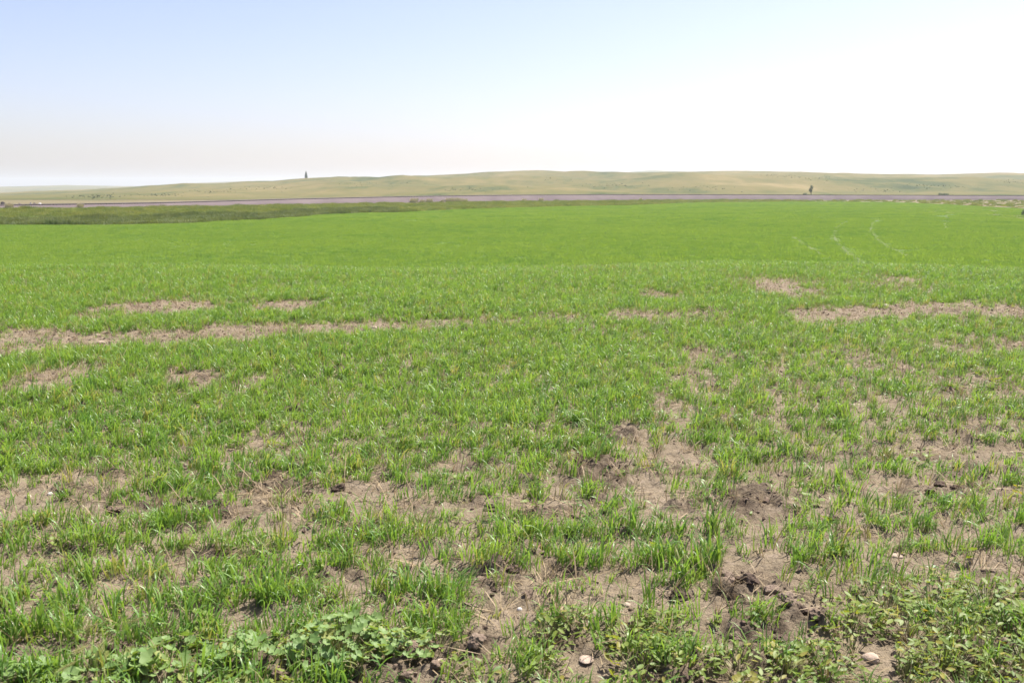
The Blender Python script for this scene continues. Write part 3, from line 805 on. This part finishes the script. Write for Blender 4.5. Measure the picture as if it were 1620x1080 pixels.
# foxtail barley
def foxtail(px, py, hx, hy, label):
    p = spot(px, py); q = at_dist(hx, hy, p.y - 0.12)
    t = empty('foxtail_barley', p)
    e = Vector(q) - p
    v, f = [], []; N_ = 8; pts = []
    for i in range(N_ + 1):
        s = i / N_; c = Vector((e.x * s ** 1.8, e.y * s ** 1.8, e.z * (1 - (1 - s) ** 1.5))); pts.append(c)
        v += [(c.x - 0.0012, c.y, c.z), (c.x + 0.0012, c.y, c.z)]
        if i: b = 2 * i; f.append((b - 2, b - 1, b + 1, b))
    link('stem', mesh_from('stem', v, f, M_stem), t)
    dv = (pts[-1] - pts[-2]).normalized(); dv = (dv + Vector((U(-.9, -.4) if hx < px + 3 else U(.3, .8), -.1, -0.25))).normalized()
    v, f = [], []
    for k in range(90):
        s = random.random(); o = pts[-1] + dv * 0.05 * s
        d = (dv + Vector((U(-1, 1), U(-1, 1), U(-1, 1))) * 0.33).normalized(); L = U(0.03, 0.06)
        sd_ = d.cross(Vector((0, 0.3, 1))).normalized() * 0.0006
        b = len(v); v += [o + sd_, o - sd_, o + d * L]; f.append((b, b + 1, b + 2))
    link('seed_head', mesh_from('seed_head', v, f, M_fox), t)
    for k in range(3):
        bv, bf = [], []; blade(bv, bf, (U(-.01, .01), U(-.01, .01), 0), U(0, 6.28), U(0.08, 0.15), 0.004, U(0.1, 0.5), U(0.5, 1.6), 4)
        link('blade', mesh_from('blade', bv, bf, M_wheat, True), t)
    tag(t, label, 'foxtail barley')
foxtail(250, 1040, 228, 975, 'foxtail barley with feathery pale head leaning over the wheat')
foxtail(172, 1075, 142, 1018, 'foxtail barley with yellow-green head hanging over the bare soil strip')
foxtail(150, 1078, 122, 1044, 'short foxtail barley with pale head resting low over bare soil')
foxtail(185, 1060, 158, 985, 'slender foxtail barley with upright greenish head beside the wheat')
foxtail(1300, 1090, 1278, 1040, 'yellowish foxtail barley among weeds beside the pale stone')
foxtail(1475, 1040, 1462, 985, 'yellowish foxtail barley rising out of the thick weed patch')

# ------------------------------------------------------------------ stones, clods, straw stalks
def stone(px, py, wpx, mat, label, flat=0.7, seed=0):
    p = spot(px, py); r = wpx * px_scale(p) / 2
    o = link('stone', rock_mesh('stone', 500 + seed, mat, flat, 0.16, 3)); o.scale = (r, r, r); o.location = (p.x, p.y, p.z + r * flat * 0.2)
    o.rotation_euler = (0, 0, U(0, 6)); tag(o, label, 'stone')
stone(1377, 1048, 25, M_stone, 'rounded pale tan stone lying in the thick weed patch', 0.72, 1)
stone(510, 866, 15, M_stone, 'cream stone sitting among wheat blades above the mallow', 0.7, 2)
stone(822, 970, 9, M_stonew, 'small white stone on smooth soil beside the weed mats', 0.8, 3)
stone(991, 957, 13, M_stone, 'pinkish cream pebble on the bare soil among dense wheat clumps', 0.6, 4)
stone(928, 1050, 27, M_stone, 'flat pale slab-like stone on the smooth bare soil patch', 0.16, 5)
stone(1348, 784, 11, M_stone, 'cream stone beside a lone wheat tuft on pale soil', 0.8, 6)
stone(1418, 884, 19, M_stone, 'flat pale stone at the shaded edge of the cracked bare soil', 0.35, 7)
stone(79, 783, 8, M_stonew, 'tiny white stone on the bare strip with brown clods', 0.8, 8)
stone(45, 788, 10, M_stone, 'tan stone next to the tiny white stone on bare strip', 0.8, 9)
stone(856, 866, 10, M_stoner, 'small reddish stone between dark clods and wheat', 0.7, 10)
stone(1477, 474, 9, M_stonew, 'bright white stone at front of a bare patch beyond the wheat', 0.7, 11)
stone(1401, 484, 12, M_stonew, 'flat white stone on the long bare strip', 0.4, 12)
stone(848, 493, 6, M_stonew, 'white speck of stone alone in thick green wheat', 0.8, 13)
stone(593, 521, 9, M_stone, 'pale stone at the end of the long bare wheel strip', 0.6, 14)
stone(154, 531, 8, M_stone, 'tan stone on the bare wheel strip below two bare patches', 0.6, 15)
stone(160, 545, 11, M_stone, 'brownish stone at near side of the bare wheel strip', 0.6, 16)
stone(695, 1050, 14, M_stone, 'pale pinkish stone on dark crumbly soil beside a trailing weed', 0.5, 17)

CLM = [rock_mesh('soil_clod', 900 + i, (M_clod, M_clod2)[i % 3 == 0], 0.6, 0.6, 3) for i in range(10)]
cnt = 0
while cnt < 90:
    c = random.choice(DARK_W if random.random() < 0.75 else BARE_W)
    cx, cy = c[0] + c[2] * U(-1, 1), c[1] + c[3] * U(-1, 1)
    if cy > 7.5 or cy < 2.6 or abs(cx) > 0.58 * cy: continue
    ci_ = random.randrange(len(CLM)); o = link('soil_clod', CLM[ci_]); s = U(0.014, 0.036)
    o.scale = (s * U(.8, 1.3), s, s); o.rotation_euler = (U(-.3, .3), U(-.3, .3), U(0, 6.28))
    o.location = (cx, cy, float(zg(cx, cy)[0]) + 0.25 * s)
    look = ('small' if s < 0.022 else 'middling' if s < 0.029 else 'big') + (' pale dry' if ci_ % 3 == 0 else ' dark brown'); mk = by_mark(cx, cy)
    tag(o, f'{look} crumbly soil clod lying near {mk}', 'soil clod', f'{look} soil clods near {mk}'); cnt += 1

def straw_stalk(px0, py0, px1, py1, lift, label, group=None):
    a = spot(px0, py0); b = spot(px1, py1)
    e = b - a; e.z += lift; v, f = [], []
    for i in range(7):
        s = i / 6; c = Vector((e.x * s, e.y * s, 0.008 + e.z * s + 0.02 * math.sin(math.pi * s)))
        r = 0.0022 * (1 - 0.5 * s)
        for k in range(4): v.append((c.x + r * math.cos(k * 1.57), c.y + 0.3 * r, c.z + r * math.sin(k * 1.57)))
        if i:
            o = 4 * (i - 1)
            for k in range(4): f.append((o + k, o + (k + 1) % 4, o + 4 + (k + 1) % 4, o + 4 + k))
    o = link('straw_stalk', mesh_from('straw_stalk', v, f, M_straw)); o.location = a
    L_ = e.length; look = 'long' if L_ > 0.3 else 'short'; mk = by_mark(a.x, a.y); st = 'leaning up' if lift > 0.035 else 'lying flat'
    tag(o, f'{look} dry tan straw stalk {st} near {mk}', 'straw', f'{look} straw stalks {st} near {mk}')
GS = ('dry tan straw stalk lying bent across soil and wheat', 'loose straw stalks')
for q in [(118,772,84,722,.05),(110,770,95,735,.04),(440,800,505,772,.02),(540,780,600,808,.0),(560,800,640,812,.0),(545,770,548,742,.08),(100,600,95,578,.1),(105,598,120,585,.05),(160,575,195,590,.03),
          (1180,955,1110,948,.02),(1150,965,1230,975,.01),(705,985,780,1040,.01),(660,960,690,1000,.02),(420,560,470,585,.03),(415,955,440,970,.01),(545,898,580,896,.01),(1275,1005,1280,985,.06),(1340,985,1400,1040,.02),(1540,1060,1590,1078,.01)]:
    straw_stalk(*q, *GS)

# ------------------------------------------------------------------ far trees, shrubs, heaps, bleached clumps
def foliage(nf, fn, leafsz):
    v, f = [], []
    for k in range(nf):
        c = Vector(fn()); d1 = Vector((U(-1, 1), U(-1, 1), U(-1, 1))).normalized(); d2 = d1.orthogonal().normalized()
        s = leafsz * U(0.6, 1.4); b = len(v)
        v += [c + d1 * s, c + d2 * s * .6, c - d1 * s, c - d2 * s * .6]; f.append((b, b + 1, b + 2, b + 3))
    return v, f
def tree(name, p, H_, crown_fn, nf, leafsz, label, cat, trunk_h, rtr):
    t = empty(name, p); v, f = [], []
    def limb(a, b, r0, r1):
        a, b = Vector(a), Vector(b); d = (b - a).normalized(); o = d.orthogonal().normalized(); o2 = d.cross(o); k0 = len(v)
        for c, r in ((a, r0), (b, r1)):
            for k in range(6): v.append(c + (o * math.cos(k * 1.047) + o2 * math.sin(k * 1.047)) * r)
        for k in range(6): f.append((k0 + k, k0 + (k + 1) % 6, k0 + 6 + (k + 1) % 6, k0 + 6 + k))
    limb((0, 0, -0.5), (0.03 * H_, 0, trunk_h), rtr, rtr * .6)
    for k in range(7):
        a = k * 0.9; limb((0.03 * H_ * .8, 0, trunk_h * U(.6, 1)), (U(.08, .14) * H_ * math.cos(a), U(.08, .14) * H_ * math.sin(a), min(H_ * .9, trunk_h + U(.05, .35) * H_)), rtr * .4, rtr * .1)
    link('trunk', mesh_from('trunk', v, f, M_bark), t)
    vv, ff = foliage(nf, crown_fn, leafsz); link('crown', mesh_from('crown', vv, ff, M_tree), t)
    tag(t, label, cat)
def blobs(lst):
    def fn():
        cx, cy, cz, r, rz = random.choice(lst)
        d = Vector((random.gauss(0, 1), random.gauss(0, 1), random.gauss(0, 1))).normalized() * random.random() ** 0.4
        return (cx + d.x * r, cy + d.y * r, cz + d.z * rz)
    return fn
def behind_rail(px, extra):
    a = (px - 810) / FPX / HZ
    y_ = float(rail_d(a)) + extra; x_ = a * y_
    z_ = float(zg(x_, y_)[0]) if y_ < 452 else hill_z(x_, y_)
    return Vector((x_, y_, z_))
p = behind_rail(1283, 22); k = p.y / FPX
top = EYE + (300 - 293) * k; Ht = top - p.z
tree('lone_tree', p, Ht, blobs([(0, 0, Ht * .72, .9, 1.0), (.4, 0, Ht * .84, .7, .9), (-.5, 0, Ht * .66, .7, .8), (.2, .3, Ht * .92, .5, .7), (.1, 0, Ht * .58, .6, .6)]), 700, 0.16, 'small upright tree standing alone just behind the railway embankment', 'tree', Ht * .6, .22)
p = behind_rail(1274, 18); k = p.y / FPX; Ht = EYE - 4.5 * k - p.z
tree('round_shrub', p, Ht, blobs([(0, 0, Ht * .75, 1.0, .8), (.8, 0, Ht * .6, .8, .7), (-.7, 0, Ht * .6, .7, .7)]), 500, 0.16, 'little round shrub next to the lone tree by the railway', 'shrub', Ht * .6, .12)
p = behind_rail(1494, 18); k = p.y / FPX; Ht = EYE - 5 * k - p.z
tree('wide_shrub', p, Ht, blobs([(-2.1, 0, Ht * .8, .9, .7), (-.9, 0, Ht * .75, .9, .6), (.4, 0, Ht * .78, 1.0, .65), (1.7, 0, Ht * .76, .8, .6), (0, 0, Ht * .4, 1.5, .8)]), 900, 0.17, 'wide low dark shrub on far side of railway away from trees', 'shrub', Ht * .6, .15)
p = Vector(ground_at(1625, 344)); p.z = float(zg(p.x, p.y)[0])
tree('edge_shrub', p, 1.8, blobs([(0, 0, 1.0, .8, .7), (.6, 0, .8, .7, .6), (-.4, 0, .7, .6, .5)]), 500, 0.12, 'dark green shrub growing in the crop near pale bare patches', 'shrub', 0.9, .06)
p_y = 1350.0
a_ = (485 - 810) / FPX / HZ
j = int(np.searchsorted(az, a_)); col_el = (Hh[:, j] - EYE) / dd
sel = np.where((dd > 700) & (dd < 2600))[0]; i_ = sel[np.argmax(col_el[sel])]
p = Vector((a_ * dd[i_], dd[i_], Hh[i_, j] - 0.4)); Ht = 10.5 * dd[i_] / FPX
tree('spire_tree', p, Ht, (lambda: (lambda t, a, r: (r * (1 - t) ** .7 * math.cos(a), r * (1 - t) ** .7 * math.sin(a), Ht * (0.05 + .95 * t)))(random.random(), U(0, 6.28), 2.1 * math.sqrt(random.random()))), 1200, 0.45, 'hazy narrow tree rising above the skyline of the dry hills', 'tree', Ht * .8, .3)

# low scrub in the folds of the hills
def scrub_mesh(i):
    def fn():
        d = Vector((random.gauss(0, 1), random.gauss(0, 1), random.gauss(0, 1))).normalized() * random.random() ** 0.4
        return (d.x * 1.3, d.y * 1.3, 0.6 + d.z * 0.7)
    v_, f_ = foliage(90, fn, 0.28)
    return mesh_from('scrub', v_, f_, M_scrub)
variants('scrub', 5, scrub_mesh)
def on_hill(px, py):
    j_ = int(np.clip(np.searchsorted(az, (px - 810) / FPX / HZ), 0, len(az) - 1)); v_ = (py - 540) / FPX
    el_ = -(SP + v_ * CP) / (CP - v_ * SP); hit = np.where((Hh[:, j_] - EYE) / dd >= el_)[0]
    return None if len(hit) == 0 else (az[j_] * dd[hit[0]], dd[hit[0]])
SP_ = []
for px, py, wpx, hpx, n_ in [(968,293,42,4,130),(1225,279,50,3,70),(1290,283,30,3,60),(1450,295,70,3,110),(1600,289,30,3,50),(150,311,40,3,60),(250,309,30,2,40),(880,286,30,2,40),(640,290,50,3,40),(720,300,40,2,40),(560,292,30,3,40),(1100,298,60,3,60),(1380,302,50,2,50),(420,298,50,3,50),(330,303,30,2,30)]:
    for _ in range(int(n_ * 1.2)):
        q = on_hill(px + random.gauss(0, wpx * .5), py + random.gauss(0, hpx * .5))
        if q: SP_.append((q[0] + U(-6, 6), q[1] + U(-12, 12)))
for _ in range(120):
    q = on_hill(U(-60, 1680), U(275, 312))
    if q: SP_.append(q)
scatter('hill_scrub', 'scrub', np.array([(a_, b_, hill_z(a_, b_)) for a_, b_ in SP_]), euler(len(SP_), 0.1), vari(len(SP_), 0.18, 0.5), label='dark low scrub dotting the folds of the dry hills', cat='scrub')

# bleached grass clumps at the foot of the embankment
GB = ('pale bleached grass clump at the foot of the railway embankment', 'bleached grass clumps by the railway')
BC = []
for i in range(4):
    me = patch_mesh(1.0, 320, 0.7, 1.5, 0.05, M_bleach)(i); BC.append(me)
for px, py, s in [(655,324,1.0),(679,323,.8),(668,325,.6),(710,323,.9),(718,322.5,1.0),(726,322.5,.9),(735,323,.7),(652,326,.6),(829,322,.6),(856,321.5,.7),(700,325,.5),(12,333,.7),(125,333,.6),(1014,319.5,.5)]:
    a = (px - 810) / FPX / HZ; y_ = float(rail_d(a)) + 0.75; x_ = a * y_; s *= 1.45
    o = link('bleached_grass_clump', random.choice(BC)); o.location = (x_, y_, float(zg(x_, y_)[0]) + 0.55); o.rotation_euler = (0, 0, 0)
    o.scale = (s, s * .5, s); tag(o, GB[0], 'grass clump', GB[1])

# heaps by the far end of the railway
def heap(px, wpx, hpx, mat, label, seed, extra=10):
    p = behind_rail(px, extra); k = p.y / FPX
    topz = EYE - (321.6 - hpx - 300) * k
    o = link('material_heap', rock_mesh('material_heap', 700 + seed, mat, 1.0, 0.35, 2))
    hh = max(topz - p.z, 0.8); o.scale = (wpx * k / 2, wpx * k / 2 * .8, hh * .95); o.location = (p.x, p.y, p.z)
    tag(o, label, 'heap')
heap(3, 9, 2.5, M_heap, 'dark grey heap farthest along the railway from the lone tree', 1)
heap(13, 6, 2.2, M_heap, 'narrow dark heap between two larger heaps behind the railway', 2)
heap(30, 9, 2.4, M_heap, 'purplish dark heap in the middle of the heaps behind the railway', 3)
heap(47, 5, 1.8, M_white, 'pale pinkish heap between dark heaps behind the railway', 4)
heap(52, 8, 1.5, M_heap, 'dark heap beside the long white heap behind the railway', 5)
heap(62, 11, 1.2, M_white, 'long low white heap at end of the row behind the railway', 6)

# ------------------------------------------------------------------ haze over the plain
hz = Mat('haze_air')
pv = hz.n('ShaderNodeVolumePrincipled')
pv.inputs['Color'].default_value = (0.86, 0.93, 1.0, 1); pv.inputs['Density'].default_value = 0.00013; pv.inputs['Anisotropy'].default_value = 0.35
hz.l(pv.outputs[0], hz.out.inputs['Volume'])
zmin, zmax = float(min(Hh.min(), Z.min())) - 1.5, float(max(Hh.max() + 14, 20))
X0, X1, Y0, Y1 = -8200, 8200, -300, 8200
bx = [(a, b, c) for c in (zmin, zmax) for a, b in ((X0, Y0), (X1, Y0), (X1, Y1), (X0, Y1))]
hazeo = link('haze', mesh_from('haze', bx, [(3, 2, 1, 0), (4, 5, 6, 7), (0, 1, 5, 4), (1, 2, 6, 5), (2, 3, 7, 6), (3, 0, 4, 7)], hz.m))
tag(hazeo, kind='stuff')
